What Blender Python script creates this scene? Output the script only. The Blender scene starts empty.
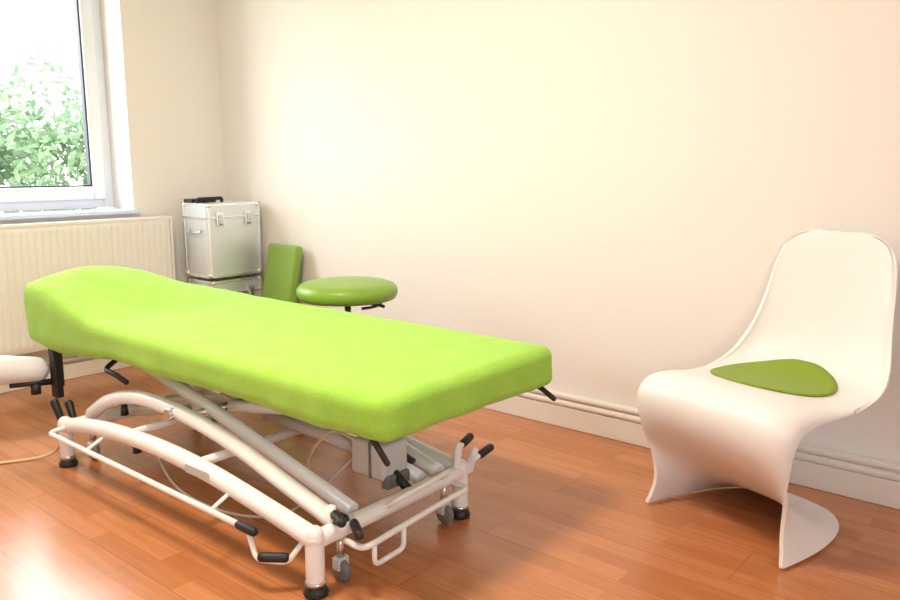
import bpy, bmesh, math, random
from mathutils import Vector, Matrix, noise
random.seed(7)
scene = bpy.context.scene
COL = scene.collection

# ------------------------------------------------------------------ materials
def new_mat(name):
    m = bpy.data.materials.new(name); m.use_nodes = True
    return m, m.node_tree.nodes, m.node_tree.links, m.node_tree.nodes["Principled BSDF"]

def simple(name, col, rough=0.5, metal=0.0, bump=0.0, bscale=60, sheen=0.0, coat=0.0, spec=0.5, var=0.0):
    m, N, L, b = new_mat(name)
    b.inputs["Base Color"].default_value = (*col, 1)
    b.inputs["Roughness"].default_value = rough
    b.inputs["Metallic"].default_value = metal
    b.inputs["Specular IOR Level"].default_value = spec
    if sheen: b.inputs["Sheen Weight"].default_value = sheen
    if coat:
        b.inputs["Coat Weight"].default_value = coat; b.inputs["Coat Roughness"].default_value = 0.15
    tc = N.new("ShaderNodeTexCoord")
    no = N.new("ShaderNodeTexNoise"); no.inputs["Scale"].default_value = bscale; no.inputs["Detail"].default_value = 4
    L.new(tc.outputs["Object"], no.inputs["Vector"])
    if bump:
        bp = N.new("ShaderNodeBump"); bp.inputs["Strength"].default_value = bump; bp.inputs["Distance"].default_value = 0.004
        L.new(no.outputs["Fac"], bp.inputs["Height"]); L.new(bp.outputs["Normal"], b.inputs["Normal"])
    if var:
        mx = N.new("ShaderNodeMix"); mx.data_type = 'RGBA'
        mx.inputs[6].default_value = (*[c*(1-var) for c in col], 1); mx.inputs[7].default_value = (*[min(1, c*(1+var)) for c in col], 1)
        L.new(no.outputs["Fac"], mx.inputs[0]); L.new(mx.outputs[2], b.inputs["Base Color"])
    return m

M_wall = simple("wall_paint", (0.868, 0.840, 0.805), 0.85, bump=0.06, bscale=180, spec=0.2)
M_ceil = simple("ceiling_paint", (0.87, 0.86, 0.84), 0.9, spec=0.2)
M_trim = simple("trim_paint", (0.82, 0.77, 0.72), 0.4)
M_pvc = simple("window_pvc", (0.80, 0.84, 0.90), 0.35)
M_sill = simple("sill", (0.58, 0.68, 0.86), 0.3)
M_gasket = simple("gasket", (0.05, 0.055, 0.07), 0.5)
M_rad = simple("radiator_enamel", (0.87, 0.85, 0.81), 0.4)
M_chair = simple("chair_plastic", (0.85, 0.835, 0.83), 0.42, bump=0.03, bscale=300)
M_white = simple("white_powdercoat", (0.90, 0.895, 0.885), 0.3, coat=0.2)
M_black = simple("black_rubber", (0.012, 0.012, 0.013), 0.5)
M_grey = simple("grey_plastic", (0.60, 0.60, 0.60), 0.45)
M_dgrey = simple("dark_grey_plastic", (0.16, 0.16, 0.16), 0.45)
M_steel = simple("steel", (0.6, 0.6, 0.6), 0.25, metal=1)
M_alu = simple("aluminium_panel", (0.76, 0.80, 0.86), 0.34, metal=0.6, bump=0.04, bscale=90)
M_alue = simple("aluminium_edge", (0.90, 0.92, 0.94), 0.22, metal=0.85)
M_vinyl = simple("green_vinyl", (0.21, 0.37, 0.04), 0.38, bump=0.05, bscale=400, var=0.05)
M_felt = simple("green_felt", (0.235, 0.355, 0.010), 0.95, bump=0.3, bscale=600, sheen=0.12, var=0.12)
M_cord = simple("cord_rubber", (0.70, 0.55, 0.30), 0.5)
M_roll = simple("armrest_vinyl", (0.76, 0.77, 0.80), 0.4)
M_lamp = simple("lamp_metal", (0.8, 0.8, 0.8), 0.4)
M_bark = simple("bark", (0.12, 0.09, 0.06), 0.9, bump=0.4)
M_grass = simple("lawn", (0.10, 0.2, 0.05), 0.95, bump=0.5, bscale=30, var=0.3)

# towel
m, N, L, b = new_mat("green_terry_towel"); M_towel = m
b.inputs["Roughness"].default_value = 0.95; b.inputs["Sheen Weight"].default_value = 0.2
b.inputs["Sheen Tint"].default_value = (0.9, 1, 0.8, 1); b.inputs["Specular IOR Level"].default_value = 0.15
tc = N.new("ShaderNodeTexCoord")
n1 = N.new("ShaderNodeTexNoise"); n1.inputs["Scale"].default_value = 190; n1.inputs["Detail"].default_value = 3
n2 = N.new("ShaderNodeTexNoise"); n2.inputs["Scale"].default_value = 9; n2.inputs["Detail"].default_value = 3
L.new(tc.outputs["Object"], n1.inputs["Vector"]); L.new(tc.outputs["Object"], n2.inputs["Vector"])
ad = N.new("ShaderNodeMath"); ad.operation = 'ADD'; L.new(n1.outputs["Fac"], ad.inputs[0]); L.new(n2.outputs["Fac"], ad.inputs[1])
mr = N.new("ShaderNodeMapRange"); mr.inputs[1].default_value = 0.7; mr.inputs[2].default_value = 1.3
L.new(ad.outputs[0], mr.inputs[0])
mx = N.new("ShaderNodeMix"); mx.data_type = 'RGBA'
mx.inputs[6].default_value = (0.30, 0.60, 0.065, 1); mx.inputs[7].default_value = (0.385, 0.69, 0.095, 1)
L.new(mr.outputs[0], mx.inputs[0]); L.new(mx.outputs[2], b.inputs["Base Color"])
bp = N.new("ShaderNodeBump"); bp.inputs["Strength"].default_value = 0.4; bp.inputs["Distance"].default_value = 0.004
L.new(n1.outputs["Fac"], bp.inputs["Height"]); L.new(bp.outputs["Normal"], b.inputs["Normal"])

# laminate floor
m, N, L, b = new_mat("laminate_floor"); M_floor = m
tc = N.new("ShaderNodeTexCoord"); mp = N.new("ShaderNodeMapping"); mp.inputs["Rotation"].default_value = (0, 0, math.radians(90))
L.new(tc.outputs["Object"], mp.inputs["Vector"])
def brick(w, h, c1, c2, mort, msz, off=0.37):
    br = N.new("ShaderNodeTexBrick"); br.offset = off; br.squash = 1
    br.inputs["Scale"].default_value = 1; br.inputs["Brick Width"].default_value = w; br.inputs["Row Height"].default_value = h
    br.inputs["Mortar Size"].default_value = msz; br.inputs["Mortar Smooth"].default_value = 0.3; br.inputs["Bias"].default_value = 0
    br.inputs["Color1"].default_value = (*c1, 1); br.inputs["Color2"].default_value = (*c2, 1); br.inputs["Mortar"].default_value = (*mort, 1)
    L.new(mp.outputs[0], br.inputs["Vector"]); return br
b1 = brick(0.43, 0.064, (0.48, 0.172, 0.058), (0.61, 0.240, 0.092), (0.45, 0.165, 0.056), 0.0010)
b2 = brick(1.285, 0.192, (1, 1, 1), (0.95, 0.95, 0.95), (0.70, 0.64, 0.60), 0.0014, 0.5)
mp2 = N.new("ShaderNodeMapping"); mp2.inputs["Scale"].default_value = (28, 1.6, 1)
L.new(tc.outputs["Object"], mp2.inputs["Vector"])
gn = N.new("ShaderNodeTexNoise"); gn.inputs["Scale"].default_value = 2.0; gn.inputs["Detail"].default_value = 6; gn.inputs["Distortion"].default_value = 0.6
L.new(mp2.outputs[0], gn.inputs["Vector"])
gr = N.new("ShaderNodeMapRange"); gr.inputs[1].default_value = 0.3; gr.inputs[2].default_value = 0.7; gr.inputs[3].default_value = 0.86; gr.inputs[4].default_value = 1.07
L.new(gn.outputs["Fac"], gr.inputs[0])
m1 = N.new("ShaderNodeMix"); m1.data_type = 'RGBA'; m1.blend_type = 'MULTIPLY'; m1.inputs[0].default_value = 1
L.new(b1.outputs["Color"], m1.inputs[6]); L.new(b2.outputs["Color"], m1.inputs[7])
m2 = N.new("ShaderNodeMix"); m2.data_type = 'RGBA'; m2.blend_type = 'MULTIPLY'; m2.inputs[0].default_value = 1
L.new(m1.outputs[2], m2.inputs[6]); L.new(gr.outputs[0], m2.inputs[7])
L.new(m2.outputs[2], b.inputs["Base Color"])
b.inputs["Roughness"].default_value = 0.25
b.inputs["Coat Weight"].default_value = 0.25; b.inputs["Coat Roughness"].default_value = 0.22

# leaf
m, N, L, b = new_mat("leaf"); M_leaf = m
b.inputs["Roughness"].default_value = 0.9; b.inputs["Specular IOR Level"].default_value = 0.1
oi = N.new("ShaderNodeTexCoord"); no = N.new("ShaderNodeTexNoise"); no.inputs["Scale"].default_value = 2.5; no.inputs["Detail"].default_value = 4
L.new(oi.outputs["Object"], no.inputs["Vector"])
cr = N.new("ShaderNodeValToRGB"); cr.color_ramp.elements[0].position = 0.38; cr.color_ramp.elements[1].position = 0.62
cr.color_ramp.elements[0].color = (0.080, 0.150, 0.080, 1); cr.color_ramp.elements[1].color = (0.21, 0.29, 0.17, 1)
L.new(no.outputs["Fac"], cr.inputs[0]); L.new(cr.outputs[0], b.inputs["Base Color"])
tr = N.new("ShaderNodeBsdfTranslucent"); L.new(cr.outputs[0], tr.inputs[0])
ms = N.new("ShaderNodeMixShader"); ms.inputs[0].default_value = 0.4
out = N["Material Output"]; L.new(b.outputs[0], ms.inputs[1]); L.new(tr.outputs[0], ms.inputs[2]); L.new(ms.outputs[0], out.inputs[0])

# glass
m, N, L, b = new_mat("window_glass"); M_glass = m
N.remove(b); out = N["Material Output"]
t = N.new("ShaderNodeBsdfTransparent"); g = N.new("ShaderNodeBsdfGlossy"); g.inputs["Roughness"].default_value = 0.02
ms = N.new("ShaderNodeMixShader"); ms.inputs[0].default_value = 0.05
L.new(t.outputs[0], ms.inputs[1]); L.new(g.outputs[0], ms.inputs[2]); L.new(ms.outputs[0], out.inputs[0])

m, N, L, b = new_mat("lamp_diffuser"); M_diff = m
b.inputs["Base Color"].default_value = (0.9, 0.88, 0.8, 1)
b.inputs["Emission Color"].default_value = (1, 0.8, 0.58, 1); b.inputs["Emission Strength"].default_value = 3

# ------------------------------------------------------------------ mesh helpers
def mesh_obj(name, verts, faces, mat, smooth=False):
    me = bpy.data.meshes.new(name); me.from_pydata([tuple(v) for v in verts], [], faces); me.update()
    o = bpy.data.objects.new(name, me); COL.objects.link(o)
    if mat: me.materials.append(mat)
    if smooth:
        for p in me.polygons: p.use_smooth = True
    return o

def bm_fix(o):
    bm = bmesh.new(); bm.from_mesh(o.data)
    bmesh.ops.remove_doubles(bm, verts=bm.verts, dist=1e-5)
    bmesh.ops.recalc_face_normals(bm, faces=bm.faces)
    bm.to_mesh(o.data); bm.free()

def box(name, x0, x1, y0, y1, z0, z1, mat, bevel=0.0, seg=3):
    vs = [(x, y, z) for x in (x0, x1) for y in (y0, y1) for z in (z0, z1)]
    fs = [(0, 1, 3, 2), (4, 6, 7, 5), (0, 4, 5, 1), (2, 3, 7, 6), (0, 2, 6, 4), (1, 5, 7, 3)]
    o = mesh_obj(name, vs, fs, mat); bm_fix(o)
    if bevel:
        bm = bmesh.new(); bm.from_mesh(o.data)
        bmesh.ops.bevel(bm, geom=list(bm.edges), offset=bevel, segments=seg, profile=0.5, affect='EDGES')
        bm.to_mesh(o.data); bm.free()
        for p in o.data.polygons: p.use_smooth = True
        md = o.modifiers.new("wn", 'WEIGHTED_NORMAL'); md.keep_sharp = True
    return o

def multibox(name, boxes, mat):
    vs, fs = [], []
    for (x0, x1, y0, y1, z0, z1) in boxes:
        k = len(vs)
        vs += [(x, y, z) for x in (x0, x1) for y in (y0, y1) for z in (z0, z1)]
        fs += [tuple(k+i for i in f) for f in [(0, 1, 3, 2), (4, 6, 7, 5), (0, 4, 5, 1), (2, 3, 7, 6), (0, 2, 6, 4), (1, 5, 7, 3)]]
    o = mesh_obj(name, vs, fs, mat)
    bm = bmesh.new(); bm.from_mesh(o.data); bmesh.ops.recalc_face_normals(bm, faces=bm.faces); bm.to_mesh(o.data); bm.free()
    return o

def catmull(pts, n=8):
    P = [Vector(p) for p in pts]
    if len(P) < 3: return P
    out = []
    for i in range(len(P)-1):
        p0 = P[i-1] if i > 0 else P[0]*2-P[1]; p1 = P[i]; p2 = P[i+1]; p3 = P[i+2] if i+2 < len(P) else P[-1]*2-P[-2]
        for k in range(n):
            t = k/n
            out.append(0.5*((2*p1)+(p2-p0)*t+(2*p0-5*p1+4*p2-p3)*t*t+(3*p1-p0-3*p2+p3)*t**3))
    out.append(P[-1]); return out

def rounded(pts, r=0.03, n=5):
    P = [Vector(p) for p in pts]; out = [P[0]]
    for i in range(1, len(P)-1):
        a = (P[i-1]-P[i]); c = (P[i+1]-P[i]); rr = min(r, a.length*0.45, c.length*0.45)
        A = P[i]+a.normalized()*rr; C = P[i]+c.normalized()*rr
        for k in range(n+1):
            t = k/n; out.append(A*(1-t)**2+P[i]*2*t*(1-t)+C*t*t)
    out.append(P[-1]); return out

def tube(name, pts, r, mat, seg=16, smooth=True, cap_round=False):
    P = [Vector(p) for p in pts]
    rad = list(r) if isinstance(r, (list, tuple)) else [r]*len(P)
    if cap_round:
        d0 = (P[0]-P[1]).normalized(); d1 = (P[-1]-P[-2]).normalized(); r0, r1 = rad[0], rad[-1]
        pre = [(P[0]+d0*r0*math.sin(a), r0*math.cos(a)) for a in (1.45, 1.1, 0.7, 0.35)]
        post = [(P[-1]+d1*r1*math.sin(a), r1*math.cos(a)) for a in (0.35, 0.7, 1.1, 1.45)]
        P = [p for p, _ in pre]+P+[p for p, _ in post]; rad = [q for _, q in pre]+rad+[q for _, q in post]
    vs, fs = [], []
    T = []
    for i in range(len(P)):
        a = P[max(0, i-1)]; c = P[min(len(P)-1, i+1)]; T.append((c-a).normalized())
    up = Vector((0, 0, 1)) if abs(T[0].z) < 0.9 else Vector((1, 0, 0))
    nrm = T[0].cross(up).normalized()
    for i, p in enumerate(P):
        nrm = (nrm-T[i]*nrm.dot(T[i])).normalized(); bi = T[i].cross(nrm)
        for k in range(seg):
            a = 2*math.pi*k/seg; vs.append(p+(nrm*math.cos(a)+bi*math.sin(a))*rad[i])
    for i in range(len(P)-1):
        for k in range(seg):
            fs.append((i*seg+k, i*seg+(k+1) % seg, (i+1)*seg+(k+1) % seg, (i+1)*seg+k))
    fs.append(tuple(range(seg))[::-1]); fs.append(tuple((len(P)-1)*seg+k for k in range(seg)))
    o = mesh_obj(name, vs, fs, mat)
    bm_fix(o)
    for p in o.data.polygons: p.use_smooth = len(p.vertices) == 4
    return o

def lathe(name, prof, mat, center=(0, 0, 0), seg=48, axis='Z', sx=1, sy=1):
    vs, fs = [], []
    n = len(prof)
    for k in range(seg):
        a = 2*math.pi*k/seg
        for (r, z) in prof:
            r = max(r, 1e-5); p = Vector((r*math.cos(a)*sx, r*math.sin(a)*sy, z))
            if axis == 'X': p = Vector((p.z, p.x, p.y))
            if axis == 'Y': p = Vector((p.x, p.z, p.y))
            vs.append(p+Vector(center))
    for k in range(seg):
        for i in range(n-1):
            fs.append((k*n+i, ((k+1) % seg)*n+i, ((k+1) % seg)*n+i+1, k*n+i+1))
    o = mesh_obj(name, vs, fs, mat, True); bm_fix(o); return o

def group(name, loc, parts):
    e = bpy.data.objects.new(name, None); e.empty_display_size = 0.1; COL.objects.link(e); e.location = loc
    inv = Matrix.Translation(-Vector(loc))
    for p in parts:
        p.parent = e; p.matrix_parent_inverse = inv
    return e

# ------------------------------------------------------------------ room
XR, XL, YB, YF, H = 2.70, -1.40, 3.94, -1.60, 2.62
box("floor", XL-0.3, XR+0.3, YF-0.3, YB+0.4, -0.12, 0.0, M_floor)
box("ceiling", XL-0.3, XR+0.3, YF-0.3, YB+0.4, H, H+0.15, M_ceil)
box("wall_right", XR, XR+0.3, YF-0.3, YB+0.4, 0, H, M_wall)
WX0, WX1, WZ0, WZ1 = 0.55, 2.133, 0.82, 2.30
multibox("wall_back", [(XL, WX0, YB, YB+0.4, 0, H), (WX1, XR, YB, YB+0.4, 0, H),
                       (WX0, WX1, YB, YB+0.4, 0, WZ0), (WX0, WX1, YB, YB+0.4, WZ1, H)], M_wall)
box("wall_left", XL-0.3, XL, YF-0.3, YB+0.4, 0, H, M_wall)
VX0, VX1 = -1.0, 0.35
multibox("wall_front", [(XL, VX0, YF-0.3, YF, 0, H), (VX1, XR, YF-0.3, YF, 0, H),
                        (VX0, VX1, YF-0.3, YF, 0, 0.85), (VX0, VX1, YF-0.3, YF, 2.3, H)], M_wall)

def window(name, x0, x1, z0, z1, y, s):   # s=+1: room on -y side
    def Y(a, c): return (y+s*a, y+s*c) if s > 0 else (y+s*c, y+s*a)
    p = []
    fw = 0.058; sw = 0.070
    ya = Y(0.0, 0.07)
    p.append(box("frame_r", x1-fw, x1, *ya, z0, z1, M_pvc, 0.006)); p.append(box("frame_l", x0, x0+fw, *ya, z0, z1, M_pvc, 0.006))
    p.append(box("frame_b", x0+fw, x1-fw, *ya, z0, z0+fw, M_pvc, 0.006)); p.append(box("frame_t", x0+fw, x1-fw, *ya, z1-fw, z1, M_pvc, 0.006))
    xm = (x0+x1)/2
    for i, (a, c) in enumerate([(x0+fw-0.012, xm-0.002), (xm+0.002, x1-fw+0.012)]):
        yb = Y(-0.018, 0.055); q0, q1 = z0+fw-0.012, z1-fw+0.012
        p.append(box(f"sash{i}_r", c-sw, c, *yb, q0, q1, M_pvc, 0.008)); p.append(box(f"sash{i}_l", a, a+sw, *yb, q0, q1, M_pvc, 0.008))
        p.append(box(f"sash{i}_b", a+sw, c-sw, *yb, q0, q0+sw, M_pvc, 0.008)); p.append(box(f"sash{i}_t", a+sw, c-sw, *yb, q1-sw, q1, M_pvc, 0.008))
        yg = Y(-0.004, 0.03); g = 0.009
        p.append(multibox(f"gasket{i}", [(c-sw-g, c-sw+0.001, *yg, q0+sw, q1-sw), (a+sw-0.001, a+sw+g, *yg, q0+sw, q1-sw),
                 (a+sw, c-sw, *yg, q0+sw-0.001, q0+sw+g), (a+sw, c-sw, *yg, q1-sw-g, q1-sw+0.001)], M_gasket))
        yy = y+s*0.02
        p.append(mesh_obj(f"glass{i}", [(a+sw, yy, q0+sw), (c-sw, yy, q0+sw), (c-sw, yy, q1-sw), (a+sw, yy, q1-sw)], [(0, 1, 2, 3)], M_glass))
    yh = y-s*0.03
    p.append(box("handle", xm-0.014, xm+0.014, min(yh-0.012, yh+0.012), yh+0.012, (z0+z1)/2-0.11, (z0+z1)/2+0.02, M_pvc, 0.005))
    return group(name, ((x0+x1)/2, y, z0), p)
window("window_1", WX0, WX1, WZ0+0.022, WZ1, YB+0.20, 1)
window("added_fill_window", VX0, VX1, 0.85, 2.3, YF-0.15, -1)  # window added behind the camera to give frontal fill light
box("trim_1", WX0-0.04, WX1+0.02, YB-0.035, YB+0.22, WZ0-0.002, WZ0+0.018, M_sill, 0.005)

group("baseboard_right", (XR, 1.2, 0), [
    box("board", XR-0.022, XR, YF, YB, 0, 0.088, M_trim, 0.004),
    tube("pipe_lower", [(XR-0.016, YF, 0.104), (XR-0.016, YB, 0.104)], 0.0135, M_trim),
    tube("pipe_upper", [(XR-0.016, YF, 0.134), (XR-0.016, YB, 0.134)], 0.0135, M_trim)])
group("baseboard_back", (1, YB, 0), [box("board", XL, XR-0.03, YB-0.018, YB, 0, 0.08, M_trim, 0.004),
    tube("pipe", [(XL, YB-0.03, 0.105), (XR-0.03, YB-0.03, 0.105)], 0.010, M_trim)])
box("baseboard_left", XL, XL+0.018, YF, YB-0.03, 0, 0.08, M_trim, 0.004)
box("baseboard_front", XL+0.02, XR-0.03, YF, YF+0.018, 0, 0.08, M_trim, 0.004)

# ------------------------------------------------------------------ radiator
def radiator():
    x0, x1, z0, z1 = 0.9, 2.28, 0.19, 0.80; yf, yb = 3.815, 3.915
    parts = []
    pitch = 0.0335; n = int((x1-x0-0.03)/pitch); per = 10
    prof = []
    xs0 = x0+0.015+((x1-x0-0.03)-n*pitch)/2
    for i in range(n*per+1):
        ph = (i % per)/per; d = 0.0065*max(0, 1-abs(ph-0.5)/0.22) if abs(ph-0.5) < 0.22 else 0
        d = 0.0065*(math.sin(min(1, d/0.0065)*math.pi/2))
        prof.append((xs0+i*pitch/per, d))
    zs = [z0+0.004, z0+0.03, z0+0.045, z1-0.045, z1-0.03, z1-0.004]; am = [0, 0, 1, 1, 0, 0]; yo = [0.010, 0, 0, 0, 0, 0.010]
    vs, fs = [], []
    for z, a, q in zip(zs, am, yo):
        for x, d in prof: vs.append((x, yf+d*a+q, z))
    w = len(prof)
    for j in range(len(zs)-1):
        for i in range(w-1): fs.append((j*w+i, j*w+i+1, (j+1)*w+i+1, (j+1)*w+i))
    parts.append(mesh_obj("front_panel", vs, fs, M_rad, True))
    parts.append(box("core", x0+0.012, x1-0.012, yf+0.012, yb-0.005, z0+0.01, z1-0.012, M_rad))
    parts.append(box("end_cap_r", x1-0.016, x1, yf-0.002, yb, z0, z1, M_rad, 0.005))
    parts.append(box("end_cap_l", x0, x0+0.016, yf-0.002, yb, z0, z1, M_rad, 0.005))
    bars = [(x0+0.01, x1-0.01, yf, yf+0.014, z1-0.014, z1), (x0+0.01, x1-0.01, yb-0.014, yb, z1-0.014, z1)]
    x = x0+0.02
    while x < x1-0.02:
        bars.append((x, x+0.007, yf+0.014, yb-0.014, z1-0.008, z1-0.001)); x += 0.018
    parts.append(multibox("top_grille", bars, M_rad))
    parts.append(tube("valve_pipe", [(x1-0.07, 3.87, 0), (x1-0.07, 3.87, z0+0.02)], 0.009, M_rad))
    parts.append(tube("return_pipe", [(x1-0.13, 3.87, 0), (x1-0.13, 3.87, z0+0.02)], 0.009, M_rad))
    parts.append(box("wall_bracket", 1.5, 1.54, yb-0.01, YB, 0.3, 0.7, M_rad))
    parts.append(box("wall_bracket_r", 2.1, 2.14, yb-0.01, YB, 0.3, 0.7, M_rad))
    group("radiator", (1.6, 3.87, 0), parts)
radiator()

# ------------------------------------------------------------------ flight cases
def case(name, x0, x1, y0, y1, z0, z1, top_handle):
    p = [box("shell", x0+0.004, x1-0.004, y0+0.004, y1-0.004, z0+0.004, z1-0.004, M_alu)]
    e = 0.013
    ed = []
    for X in ((x0, x0+e), (x1-e, x1)):
        for Yy in ((y0, y0+e), (y1-e, y1)): ed.append((*X, *Yy, z0, z1))
        for Z in ((z0, z0+e), (z1-e, z1)): ed.append((*X, y0, y1, *Z))
    for Yy in ((y0, y0+e), (y1-e, y1)):
        for Z in ((z0, z0+e), (z1-e, z1)): ed.append((x0, x1, *Yy, *Z))
    p.append(multibox("edge_profiles", ed, M_alue))
    zl = z1-0.075
    p.append(multibox("lid_seam", [(x0-0.002, x1+0.002, y0-0.002, y1+0.002, zl-0.006, zl+0.006)], M_alue))
    p.append(multibox("seam_gap", [(x0-0.0025, x1+0.0025, y0-0.0025, y1+0.0025, zl-0.001, zl+0.001)], M_dgrey))
    for i, X in enumerate((x0, x1)):
        for j, Yy in enumerate((y0, y1)):
            for k, Z in enumerate((z0, z1)):
                sx = 1 if i == 0 else -1; sy = 1 if j == 0 else -1; sz = 1 if k == 0 else -1
                cx, cy, cz = X+sx*0.012, Yy+sy*0.012, Z+sz*0.012
                p.append(lathe(f"corner_{i}{j}{k}", [(0.0165*math.cos(a), 0.0165*math.sin(a)) for a in [t*math.pi/8-math.pi/2 for t in range(9)]], M_alue, (cx, cy, cz), 14))
    w = x1-x0
    for i, f in enumerate((0.22, 0.76)):
        cx = x0+w*f
        p.append(box(f"latch_plate_{i}", cx-0.022, cx+0.022, y0-0.007, y0, zl-0.045, zl+0.028, M_alue, 0.003))
        p.append(box(f"latch_lever_{i}", cx-0.012, cx+0.012, y0-0.014, y0-0.006, zl-0.034, zl+0.014, M_steel, 0.003))
        p.append(box(f"latch_shadow_gap_{i}", cx-0.014, cx+0.014, y0-0.0085, y0-0.006, zl-0.040, zl-0.034, M_dgrey))
    cy = (y0+y1)/2
    p.append(tube("side_handle", rounded([(x0, cy-0.05, z1-0.14), (x0-0.012, cy-0.05, z1-0.155), (x0-0.012, cy+0.05, z1-0.155), (x0, cy+0.05, z1-0.14)], 0.01), 0.005, M_steel))
    if top_handle:
        p.append(tube("top_handle", rounded([(x0+0.02, cy, z1), (x0+0.02, cy, z1+0.02), (x0+0.17, cy, z1+0.022), (x0+0.17, cy, z1)], 0.012), 0.009, M_black))
        p.append(box("black_tray", x0+0.0, x0+0.15, cy+0.02, cy+0.1, z1, z1+0.02, M_black, 0.004))
    for i, X in enumerate((x0+0.03, x1-0.03)):
        for j, Yy in enumerate((y0+0.03, y1-0.03)):
            p.append(lathe(f"foot_{i}{j}", [(0, 0), (0.012, 0), (0.012, 0.01), (0, 0.01)], M_black, (X, Yy, z0-0.010), 16))
    group(name, ((x0+x1)/2, (y0+y1)/2, z0-0.010), p)
case("aluminium_flight_case", 2.325, 2.655, 3.555, 3.79, 0.480, 0.872, True)
case("aluminium_flight_case", 2.335, 2.655, 3.56, 3.785, 0.07, 0.462, False)
group("case_trolley", (2.5, 3.67, 0), [box("plate", 2.335, 2.655, 3.56, 3.785, 0.042, 0.058, M_dgrey, 0.003)] +
      [lathe(f"wheel_{i}", [(0, -0.01), (0.021, -0.01), (0.021, 0.01), (0, 0.01)], M_black, (x, y, 0.021), 20, 'X')
       for i, (x, y) in enumerate([(2.36, 3.59), (2.63, 3.59), (2.36, 3.755), (2.63, 3.755)])])

# ------------------------------------------------------------------ green pad leaning on wall
o = box("green_padded_board", -0.025, 0.025, -0.125, 0.125, 0, 0.655, M_vinyl, 0.018, 4)
o.location = (2.515, 3.335, 0.008); o.rotation_euler = (0, math.radians(12), 0)

# ------------------------------------------------------------------ stool
def stool():
    c = Vector((2.20, 2.375, 0)); zt = 0.597
    R = 0.210
    prof = [(0, zt), (R*0.5, zt-0.001), (R*0.8, zt-0.006), (R*0.93, zt-0.015), (R*0.99, zt-0.030), (R, zt-0.045), (R*0.985, zt-0.060), (R*0.95, zt-0.072), (R*0.9, zt-0.076), (0, zt-0.076)]
    p = [lathe("seat_cushion", prof, M_vinyl, c, 64)]
    p.append(lathe("seat_plate", [(0, zt-0.090), (0.10, zt-0.090), (0.11, zt-0.076), (0, zt-0.076)], M_black, c, 32))
    p.append(lathe("gas_column", [(0, 0.3), (0.014, 0.3), (0.014, zt-0.07), (0, zt-0.07)], M_steel, c, 24))
    p.append(lathe("column_sleeve", [(0, 0.07), (0.026, 0.07), (0.024, 0.33), (0, 0.33)], M_black, c, 24))
    p.append(tube("height_lever", rounded([c+Vector((0, 0, zt-0.095)), c+Vector((0.06, -0.10, zt-0.095)), c+Vector((0.075, -0.14, zt-0.105))], 0.02), 0.007, M_black))
    p.append(tube("ring_lever", [c+Vector((0.14*math.cos(a), 0.14*math.sin(a), zt-0.097)) for a in [i*math.pi/14-1.9 for i in range(15)]], 0.006, M_black))
    for i in range(5):
        a = 2*math.pi*i/5+0.3; d = Vector((math.cos(a), math.sin(a), 0))
        p.append(tube(f"leg_{i}", [c+Vector((0, 0, 0.10)), c+d*0.12+Vector((0, 0, 0.092)), c+d*0.24+Vector((0, 0, 0.066))], [0.022, 0.017, 0.012], M_white))
        q = c+d*0.24
        p.append(tube(f"caster_stem_{i}", [q+Vector((0, 0, 0.03)), q+Vector((0, 0, 0.07))], 0.006, M_steel))
        s = d.cross(Vector((0, 0, 1)))
        for k, sg in enumerate((-1, 1)):
            p.append(tube(f"caster_{i}_{k}", [q+s*sg*0.006+Vector((0, 0, 0.025)), q+s*sg*0.020+Vector((0, 0, 0.025))], 0.025, M_black, 20))
    group("rolling_stool", c, p)
stool()

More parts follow.
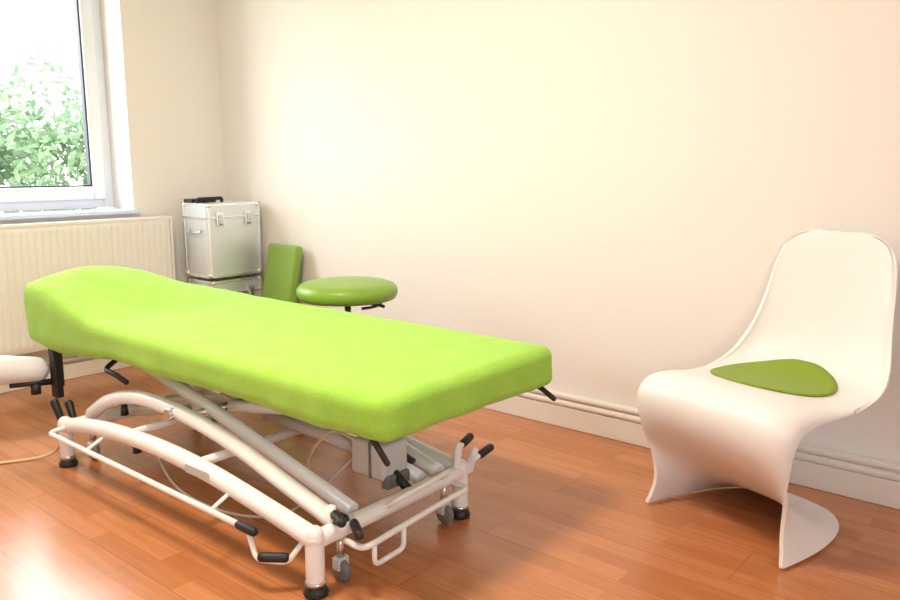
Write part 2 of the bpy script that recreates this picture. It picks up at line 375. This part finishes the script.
# ------------------------------------------------------------------ treatment table
def sstep(t): t = max(0, min(1, t)); return t*t*(3-2*t)
def towel_top():
    X0, X1, Y0, Y1, Z0, Z1 = 1.232, 1.984, 1.214, 3.20, 0.416, 0.533
    nx, ny, nz = 48, 132, 12; r = 0.036
    vs, fs = [], []
    def grid(fn, a, c):
        k = len(vs)
        for i in range(a+1):
            for j in range(c+1): vs.append(Vector(fn(i/a, j/c)))
        for i in range(a):
            for j in range(c): fs.append((k+i*(c+1)+j, k+(i+1)*(c+1)+j, k+(i+1)*(c+1)+j+1, k+i*(c+1)+j+1))
    L3 = lambda a, c, t: a+(c-a)*t
    grid(lambda s, t: (L3(X0, X1, s), L3(Y0, Y1, t), Z1), nx, ny); grid(lambda s, t: (L3(X0, X1, s), L3(Y0, Y1, t), Z0), nx, ny)
    grid(lambda s, t: (X0, L3(Y0, Y1, s), L3(Z0, Z1, t)), ny, nz); grid(lambda s, t: (X1, L3(Y0, Y1, s), L3(Z0, Z1, t)), ny, nz)
    grid(lambda s, t: (L3(X0, X1, s), Y0, L3(Z0, Z1, t)), nx, nz); grid(lambda s, t: (L3(X0, X1, s), Y1, L3(Z0, Z1, t)), nx, nz)
    for v in vs:
        q = Vector((min(max(v.x, X0+r), X1-r), min(max(v.y, Y0+r), Y1-r), min(max(v.z, Z0+r), Z1-r))); d = v-q
        if d.length > 1e-9:
            mxn = max(abs(d.x), abs(d.y), abs(d.z)); v[:] = q+d.normalized()*mxn
        u = (v.x-X0)/(X1-X0); top = sstep((v.z-Z0)/(Z1-Z0)); y = v.y
        # head cushion, flattened towards the far side
        hx = 0.072+0.066*math.exp(-((u-0.34)/0.30)**2)-0.068*sstep((u-0.6)/0.4)
        hy = sstep((y-2.55)/0.60)*(1-0.10*sstep((y-3.08)/0.12))
        v.z += hx*hy*(0.30+0.70*top)
        low = 1-top
        v.z -= low*0.056*sstep((y-2.4)/0.6)
        # uneven hem
        v.z += low*(0.005*math.sin(y*9+v.x*3)+0.004*noise.noise(Vector((v.x*9, y*11, 2))))
        v.z += top*0.0015*noise.noise(Vector((v.x*5, v.y*3, 0)))
        v.z += top*0.004*sstep((y-2.2)/0.6)*noise.noise(Vector((v.x*14+v.y*5, v.y*7-v.x*4, 3)))
        # hanging folds on the long sides
        if u < 0.1 or u > 0.9:
            fold = 0.55*noise.noise(Vector((v.z*3, y*6, 5)))+0.45*noise.noise(Vector((v.z*6, y*15, 9)))
            v.x += (-1 if u < 0.5 else 1)*(0.25+0.75*low)*low*0.016*fold
        # hanging folds on the foot end
        if y < Y0+0.03:
            v.y -= low*0.012*noise.noise(Vector((v.x*10, v.z*4, 7)))
        if v.y < Y0+0.1:
            e = max(0, abs(u-0.5)-0.43)/0.07; f = 1-(v.y-Y0)/0.1
            v.y += 0.012*e*e*f; v.x -= (1 if u > 0.5 else -1)*0.008*e*f*f
        if v.y > Y1-0.12:
            e = max(0, abs(u-0.5)-0.34)/0.16; f = 1-(Y1-v.y)/0.12
            v.y -= 0.03*e*e*f
    o = mesh_obj("towel_covered_mattress", vs, fs, M_towel, True); bm_fix(o)
    for p in o.data.polygons: p.use_smooth = True
    return o

def table():
    p = [towel_top()]
    W = M_white; K = M_black
    p.append(box("mattress_board", 1.29, 1.91, 1.28, 3.13, 0.424, 0.45, M_dgrey, 0.006))
    xa, xb, yf, yh = 1.185, 1.765, 1.42, 2.77
    for i, x in enumerate((1.36, 1.82)):
        p.append(box(f"upper_rail_{i}", x-0.018, x+0.018, 1.34, 3.05, 0.388, 0.424, W, 0.006))
    for i, y in enumerate((1.40, 2.0, 2.55, 3.0)):
        p.append(box(f"upper_cross_{i}", 1.30, 1.88, y-0.018, y+0.018, 0.390, 0.423, W, 0.006))
    for i, y in enumerate((yf, yh)):
        p.append(tube(f"base_cross_{i}", [(xa, y, 0.145), (xb, y, 0.145)], 0.024, W, cap_round=True))
        for j, x in enumerate((xa, xb)):
            p.append(tube(f"leg_{i}{j}", [(x, y, 0.03), (x, y, 0.16)], 0.0245, W, 20, cap_round=True))
            p.append(lathe(f"leg_ferrule_{i}{j}", [(0, 0.028), (0.027, 0.028), (0.027, 0.04), (0, 0.04)], M_steel, (x, y, 0), 24))
            p.append(lathe(f"leg_foot_{i}{j}", [(0, 0), (0.030, 0), (0.032, 0.008), (0.022, 0.03), (0, 0.03)], K, (x, y, 0), 24))
    for i, x in enumerate((xa, xb)):
        p.append(tube(f"base_arch_{i}", catmull([(x, yf, 0.15), (x, 1.60, 0.175), (x, 1.85, 0.205), (x, 2.12, 0.218), (x, 2.40, 0.208), (x, 2.62, 0.182), (x, yh, 0.15)], 8), 0.0265, W, 20, cap_round=True))
    for i, x in enumerate((1.27, 1.69)):
        p.append(tube(f"lift_arch_{i}", catmull([(x, 1.44, 0.16), (x, 1.62, 0.205), (x, 1.88, 0.270), (x, 2.15, 0.305), (x, 2.40, 0.305), (x, 2.60, 0.255), (x, 2.74, 0.18)], 8), 0.024, W, 20))
        p.append(tube(f"pivot_boss_{i}", [(x-0.04, 2.16, 0.305), (x+0.04, 2.16, 0.305)], 0.018, M_steel))
    for i, x in enumerate((1.345, 1.62)):
        p.append(tube(f"scissor_arm_{i}", [(x, 1.45, 0.16), (x, 2.10, 0.315), (x, 2.50, 0.395)], 0.021, W, 18))
    for i, x in enumerate((1.42, 1.56)):
        p.append(tube(f"counter_arm_{i}", [(x, 2.70, 0.16), (x, 2.10, 0.30), (x, 1.56, 0.395)], 0.019, W, 18))
    p.append(tube("scissor_pivot", [(1.27, 2.10, 0.303), (1.69, 2.10, 0.303)], 0.014, M_steel))
    p.append(tube("mid_cross_low", [(1.20, 1.95, 0.21), (1.75, 1.95, 0.21)], 0.014, W))
    p.append(tube("tie_bar", [(1.20, 2.35, 0.21), (1.75, 2.35, 0.21)], 0.012, W))
    p.append(tube("arch_buffer", [(xa, 2.27, 0.205), (xa, 2.27, 0.170)], [0.010, 0.014], K))
    p.append(tube("arch_buffer_far", [(1.27, 2.50, 0.26), (1.27, 2.50, 0.225)], [0.010, 0.014], K))
    # motor + actuator
    p.append(box("motor_box", 1.495, 1.60, 1.48, 1.62, 0.175, 0.285, M_grey, 0.014))
    p.append(box("motor_rib", 1.492, 1.603, 1.53, 1.54, 0.18, 0.288, M_dgrey, 0.002))
    p.append(box("motor_cap", 1.50, 1.595, 1.468, 1.50, 0.155, 0.195, M_dgrey, 0.008))
    p.append(box("control_box", 1.44, 1.53, 1.70, 1.86, 0.345, 0.388, M_grey, 0.008))
    p.append(tube("actuator_tube", [(1.545, 1.60, 0.235), (1.53, 2.05, 0.26)], 0.024, M_grey))
    p.append(tube("actuator_rod", [(1.53, 2.05, 0.26), (1.52, 2.45, 0.31)], 0.012, M_steel))
    p.append(tube("gas_spring", [(1.64, 1.50, 0.19), (1.56, 1.80, 0.36)], 0.013, K))
    p.append(tube("motor_bracket", [(1.545, 1.42, 0.15), (1.545, 1.50, 0.20)], 0.014, K))
    p.append(tube("motor_cable", catmull([(1.52, 1.62, 0.22), (1.45, 1.72, 0.10), (1.38, 1.82, 0.02), (1.30, 2.0, 0.012), (1.32, 2.3, 0.012), (1.4, 2.6, 0.1)], 8), 0.004, M_grey, 8))
    p.append(tube("motor_cable_b", catmull([(1.50, 1.60, 0.28), (1.46, 1.66, 0.30), (1.44, 1.74, 0.20), (1.50, 1.80, 0.06), (1.56, 1.95, 0.03), (1.5, 2.1, 0.15)], 8), 0.004, M_cord, 8))
    # switching bar along the near side
    p.append(tube("switch_bar_near", rounded([(1.17, 2.72, 0.16), (1.105, 2.72, 0.155), (1.105, 1.60, 0.155)], 0.03), 0.0085, W, 12))
    p.append(tube("switch_bar_tip", [(1.105, 1.62, 0.155), (1.105, 1.56, 0.155)], 0.012, K, 14, cap_round=True))
    p.append(tube("switch_loop_near", rounded([(1.105, 1.585, 0.155), (1.10, 1.545, 0.085), (1.155, 1.49, 0.075), (1.18, 1.46, 0.13)], 0.02), 0.007, W, 12))
    p.append(tube("switch_loop_sleeve", [(1.11, 1.535, 0.092), (1.15, 1.495, 0.088)], 0.013, K, 14, cap_round=True))
    for i, y in enumerate((1.75, 2.45)):
        p.append(tube(f"switch_hanger_{i}", [(1.105, y, 0.155), (1.18, y, 0.19)], 0.006, W, 10))
    p.append(tube("switch_bar_foot", rounded([(1.27, 1.42, 0.12), (1.27, 1.335, 0.115), (1.62, 1.335, 0.135), (1.70, 1.335, 0.135), (1.70, 1.42, 0.135)], 0.03), 0.0085, W, 12))
    p.append(tube("switch_loop_foot", rounded([(1.31, 1.335, 0.118), (1.31, 1.335, 0.055), (1.42, 1.335, 0.06), (1.42, 1.335, 0.122)], 0.02), 0.007, W, 12))
    p.append(tube("switch_loop_foot_2", rounded([(1.42, 1.42, 0.14), (1.44, 1.36, 0.19), (1.64, 1.36, 0.20), (1.66, 1.42, 0.15)], 0.02), 0.007, W, 12))
    def pedal(n, a, c):
        a, c = Vector(a), Vector(c); d = (c-a)
        p.append(tube(n+"_bar", [a, c], 0.008, W, 12)); p.append(tube(n+"_tip", [a+d*0.45, c+d*0.1], 0.0125, K, 16, cap_round=True))
    pedal("brake_pedal_a", (1.25, 1.43, 0.20), (1.215, 1.355, 0.205))
    pedal("brake_pedal_b", (1.31, 1.42, 0.165), (1.255, 1.335, 0.165))
    p.append(tube("pedal_post_near", [(1.25, 1.43, 0.14), (1.25, 1.43, 0.21)], 0.013, W))
    p.append(box("pedal_housing_near", 1.245, 1.295, 1.405, 1.445, 0.145, 0.18, K, 0.01))
    p.append(tube("pedal_post_far", rounded([(1.745, 1.42, 0.15), (1.745, 1.41, 0.235)], 0.02), 0.012, W, cap_round=True))
    p.append(tube("pedal_post_far_2", rounded([(1.785, 1.40, 0.15), (1.785, 1.38, 0.215)], 0.02), 0.012, W, cap_round=True))
    pedal("lift_pedal_a", (1.745, 1.41, 0.228), (1.815, 1.425, 0.238))
    pedal("lift_pedal_b", (1.765, 1.37, 0.195), (1.85, 1.375, 0.205))
    for i, (x, y) in enumerate([(1.275, 1.425), (1.70, 1.43), (1.275, 2.76), (1.70, 2.76)]):
        p.append(tube(f"castor_fork_{i}", [(x, y, 0.05), (x, y, 0.13)], 0.011, M_steel))
        p.append(box(f"castor_yoke_{i}", x-0.02, x+0.02, y-0.014, y+0.014, 0.03, 0.066, M_grey, 0.006))
        p.append(lathe(f"castor_wheel_{i}", [(0, -0.011), (0.024, -0.011), (0.030, -0.006), (0.030, 0.006), (0.024, 0.011), (0, 0.011)], M_dgrey, (x-0.004, y-0.008, 0.030), 28, 'X'))
    # head-end bracket, levers and side armrest
    p.append(box("armrest_bracket", 1.255, 1.285, 2.985, 3.03, 0.19, 0.42, K, 0.006))
    p.append(box("armrest_bracket_b", 1.285, 1.310, 3.03, 3.055, 0.22, 0.42, K, 0.006))
    p.append(tube("armrest_arm", [(1.275, 3.02, 0.25), (1.12, 3.06, 0.26)], 0.012, K))
    p.append(lathe("armrest_knob", [(0, -0.02), (0.018, -0.02), (0.018, 0.015), (0, 0.02)], K, (1.20, 3.03, 0.235), 20))
    p.append(tube("armrest_pad", [(1.215, 3.06, 0.300), (1.10, 3.085, 0.318), (0.90, 3.12, 0.335)], [0.050, 0.056, 0.058], M_roll, 24, cap_round=True))
    p.append(tube("side_lever", rounded([(1.33, 2.62, 0.40), (1.25, 2.58, 0.375), (1.25, 2.50, 0.37), (1.26, 2.45, 0.35)], 0.03), 0.009, K))
    p.append(tube("head_lever_a", [(1.19, 2.80, 0.15), (1.18, 2.83, 0.225)], [0.012, 0.015], K, cap_round=True))
    p.append(tube("head_lever_b", [(1.23, 2.80, 0.15), (1.235, 2.84, 0.205)], [0.012, 0.015], K, cap_round=True))
    p.append(tube("foot_lever_far", rounded([(1.89, 1.32, 0.425), (1.930, 1.25, 0.412), (1.94, 1.20, 0.378)], 0.02), 0.008, K, cap_round=True))
    p.append(tube("foot_lever_near", rounded([(1.29, 1.34, 0.425), (1.285, 1.30, 0.40), (1.30, 1.275, 0.35)], 0.02), 0.008, K, cap_round=True))
    p.append(box("type_label", xa-0.0275, xa-0.0255, 1.83, 1.95, 0.197, 0.222, M_grey))
    group("treatment_table", (1.5, 2.1, 0), p)
table()

tube("power_cord", catmull([(1.20, 2.80, 0.10), (1.17, 2.86, 0.03), (1.12, 2.92, 0.006), (1.0, 2.98, 0.006), (0.86, 3.02, 0.006), (0.80, 3.12, 0.006), (0.9, 3.30, 0.006), (1.1, 3.42, 0.006), (1.14, 3.30, 0.006), (1.02, 3.20, 0.006), (0.8, 3.2, 0.006), (0.55, 3.4, 0.006), (0.45, 3.8, 0.006), (0.44, 3.90, 0.02)], 10), 0.005, M_cord, 8)

# ------------------------------------------------------------------ cantilever chair
def chair():
    # (cx, cz, half width, ex, ez, superellipse n)
    S = [(-.270, .864, .066, -.270, .863, 2), (-.269, .861, .108, -.267, .857, 2), (-.267, .850, .146, -.262, .842, 2), (-.264, .826, .174, -.253, .814, 2),
         (-.260, .775, .192, -.241, .767, 2), (-.254, .710, .203, -.227, .702, 2), (-.246, .640, .212, -.209, .632, 2), (-.236, .570, .226, -.187, .560, 2.1),
         (-.221, .508, .244, -.158, .500, 2.2), (-.192, .456, .258, -.120, .455, 2.4), (-.140, .424, .265, -.072, .430, 2.6), (-.065, .412, .267, -.010, .414, 2.8),
         (.020, .414, .268, .060, .404, 3), (.110, .426, .268, .135, .402, 3.2), (.200, .442, .268, .202, .398, 3.2), (.280, .446, .267, .258, .382, 3.2),
         (.332, .418, .264, .282, .344, 3.2), (.340, .364, .257, .284, .292, 3.2), (.318, .305, .248, .276, .238, 3.1), (.270, .245, .239, .264, .186, 3.0),
         (.205, .190, .231, .256, .142, 2.9), (.135, .138, .227, .254, .104, 2.8), (.060, .092, .229, .258, .070, 2.8), (-.018, .055, .235, .265, .042, 2.8),
         (-.092, .027, .240, .274, .020, 2.8), (-.175, .007, .245, .280, .006, 2.8)]
    n = 4; R = []
    for i in range(len(S)-1):
        p0 = S[max(0, i-1)]; p1 = S[i]; p2 = S[i+1]; p3 = S[min(len(S)-1, i+2)]
        for k in range(n):
            t = k/n
            R.append([0.5*((2*b_)+(c_-a_)*t+(2*a_-5*b_+4*c_-d_)*t*t+(3*b_-a_-3*c_+d_)*t**3) for a_, b_, c_, d_ in zip(p0, p1, p2, p3)])
    R.append(list(S[-1]))
    nu = 48; vs, fs = [], []
    def sec(r, u):
        a = u*math.pi/2; e = 2/r[5]
        sa = math.copysign(abs(math.sin(a))**e, u); ca = max(0, math.cos(a))**e
        return sa, 1-ca
    for r in R:
        for j in range(nu+1):
            u = -1+2*j/nu
            u = math.copysign(1-(1-abs(u))**1.25, u) if abs(u) > 0 else 0
            u = math.copysign(abs(u)**1.35, u)
            sa, s = sec(r, u)
            vs.append((r[0]+(r[3]-r[0])*s, r[2]*sa, r[1]+(r[4]-r[1])*s))
    for i in range(len(R)-1):
        for j in range(nu): fs.append((i*(nu+1)+j, i*(nu+1)+j+1, (i+1)*(nu+1)+j+1, (i+1)*(nu+1)+j))
    sh = mesh_obj("shell", vs, fs, M_chair, True)
    sm = sh.modifiers.new("sm", 'SMOOTH'); sm.factor = 0.5; sm.iterations = 3
    md = sh.modifiers.new("sol", 'SOLIDIFY'); md.thickness = 0.012; md.offset = 0
    bv = sh.modifiers.new("bev", 'BEVEL'); bv.width = 0.004; bv.segments = 2; bv.limit_method = 'ANGLE'; bv.angle_limit = math.radians(50)
    cl = sorted([(r[0], r[1]) for r in R[34:66]])
    def seat_z(x, y):
        for (xa_, za_), (xb_, zb_) in zip(cl, cl[1:]):
            if xa_ <= x <= xb_: zc = za_+(zb_-za_)*(x-xa_)/max(1e-6, xb_-xa_); break
        else: zc = cl[0][1]
        q = min(0.99, abs(y)/0.266); s = 1-(1-q**2.9)**(1/2.9)
        ez = 0.403+max(0, -x)*0.25
        return zc+(ez-zc)*s
    vs, fs = [], []; nr, na = 12, 64; cx0, cy0, rad = -0.016, -0.026, 0.186
    for dz in (0.0075, 0.0125):
        for i in range(nr+1):
            for k in range(na):
                a = 2*math.pi*k/na; rr = rad*i/nr
                x, y = cx0+rr*math.cos(a)*0.90, cy0+rr*math.sin(a)
                vs.append((x, y, min(seat_z(x, y), 0.446)+dz))
    tot = (nr+1)*na
    for layer in (0, 1):
        for i in range(nr):
            for k in range(na):
                fs.append((layer*tot+i*na+k, layer*tot+(i+1)*na+k, layer*tot+(i+1)*na+(k+1) % na, layer*tot+i*na+(k+1) % na))
    for k in range(na): fs.append((nr*na+k, nr*na+(k+1) % na, tot+nr*na+(k+1) % na, tot+nr*na+k))
    pad = mesh_obj("seat_pad", vs, fs, M_felt, True); bm_fix(pad)
    e = bpy.data.objects.new("cantilever_chair", None); COL.objects.link(e)
    sh.parent = e; pad.parent = e
    e.location = (2.385, 0.695, 0); e.rotation_euler = (0, 0, math.atan2(0.32, -0.947))
chair()

# ------------------------------------------------------------------ outdoors
box("ground", -20, 30, YB+0.5, 40, -1.3, -1.2, M_grass)
def hedge():
    vs, fs = [], []
    cl = []
    for i in range(300):
        x = random.uniform(-0.5, 7.5); top = 1.95+0.45*math.sin(x*1.5+4.3)+0.2*math.sin(x*4)
        z = -1.0+(top+1.0)*random.random()**0.75; y = random.uniform(8.2, 9.8)
        cl.append((Vector((x, y, z)), random.uniform(0.25, 0.5)))
    for c, r in cl:
        for k in range(130):
            d = Vector((random.gauss(0, 1), random.gauss(0, 1), random.gauss(0, 1))).normalized()*r*random.uniform(0.5, 1.1)
            q = c+d; a = Vector((random.gauss(0, 1), random.gauss(0, 1), random.gauss(0, 1))).normalized()
            t = a.cross(Vector((random.random(), random.random(), 1))).normalized(); s = random.uniform(0.035, 0.075)
            n_ = len(vs); vs += [q-a*s, q+t*s*0.55, q+a*s, q-t*s*0.55]; fs.append((n_, n_+1, n_+2, n_+3))
    return mesh_obj("leaves", vs, fs, M_leaf)
hl = hedge()
trunks = [tube(f"trunk_{i}", catmull([(x, 9.1, -1.2), (x+0.1, 9.0, -0.3), (x-0.1, 9.1, 0.5)], 5), 0.05, M_bark, 8) for i, x in enumerate((0, 2, 3.5, 5, 7))]
group("garden_hedge", (3, 9.1, -1.2), [hl]+trunks)

# ------------------------------------------------------------------ lights
w = bpy.data.worlds.new("World"); scene.world = w; w.use_nodes = True
bg = w.node_tree.nodes["Background"]; bg.inputs[0].default_value = (0.94, 0.97, 1.0, 1); bg.inputs[1].default_value = 12.5
def portal(name, loc, rot, sx, sy):
    l = bpy.data.lights.new(name, 'AREA'); l.shape = 'RECTANGLE'; l.size = sx; l.size_y = sy; l.cycles.is_portal = True
    o = bpy.data.objects.new(name, l); COL.objects.link(o); o.location = loc; o.rotation_euler = rot
portal("window_portal_1", ((WX0+WX1)/2, YB+0.41, (WZ0+WZ1)/2), (math.radians(-90), 0, 0), WX1-WX0, WZ1-WZ0)
portal("added_fill_window_portal", ((VX0+VX1)/2, YF-0.31, 1.57), (math.radians(90), 0, 0), VX1-VX0, 1.45)
lx, ly = 0.9, 1.7  # unseen ceiling fixture, put in to carry the warm overhead light
group("unseen_ceiling_lamp", (lx, ly, H), [lathe("rim", [(0.24, H), (0.25, H-0.05), (0.235, H-0.06), (0.225, H-0.05), (0.225, H-0.002), (0.24, H)], M_lamp, (lx, ly, 0), 48),
      lathe("diffuser", [(0, H-0.07), (0.12, H-0.066), (0.225, H-0.045)], M_diff, (lx, ly, 0), 48)])
l = bpy.data.lights.new("unseen_ceiling_lamp_light", 'AREA'); l.shape = 'DISK'; l.size = 0.45; l.energy = 52; l.color = (1, 0.82, 0.64)
o = bpy.data.objects.new("unseen_ceiling_lamp_light", l); COL.objects.link(o); o.location = (lx, ly, H-0.09)

# ------------------------------------------------------------------ camera
cam = bpy.data.cameras.new("camera"); cam.lens = 31.2; cam.sensor_width = 36
co = bpy.data.objects.new("camera", cam); COL.objects.link(co); co.location = (0, 0, 1.07)
p_ = math.atan(135/780); yaw = math.radians(50.4)
d = Vector((math.cos(p_)*math.sin(yaw), math.cos(p_)*math.cos(yaw), -math.sin(p_)))
co.rotation_euler = d.to_track_quat('-Z', 'Y').to_euler()
scene.camera = co
scene.view_settings.view_transform = 'Standard'
scene.view_settings.look = 'None'
scene.view_settings.exposure = 0.0
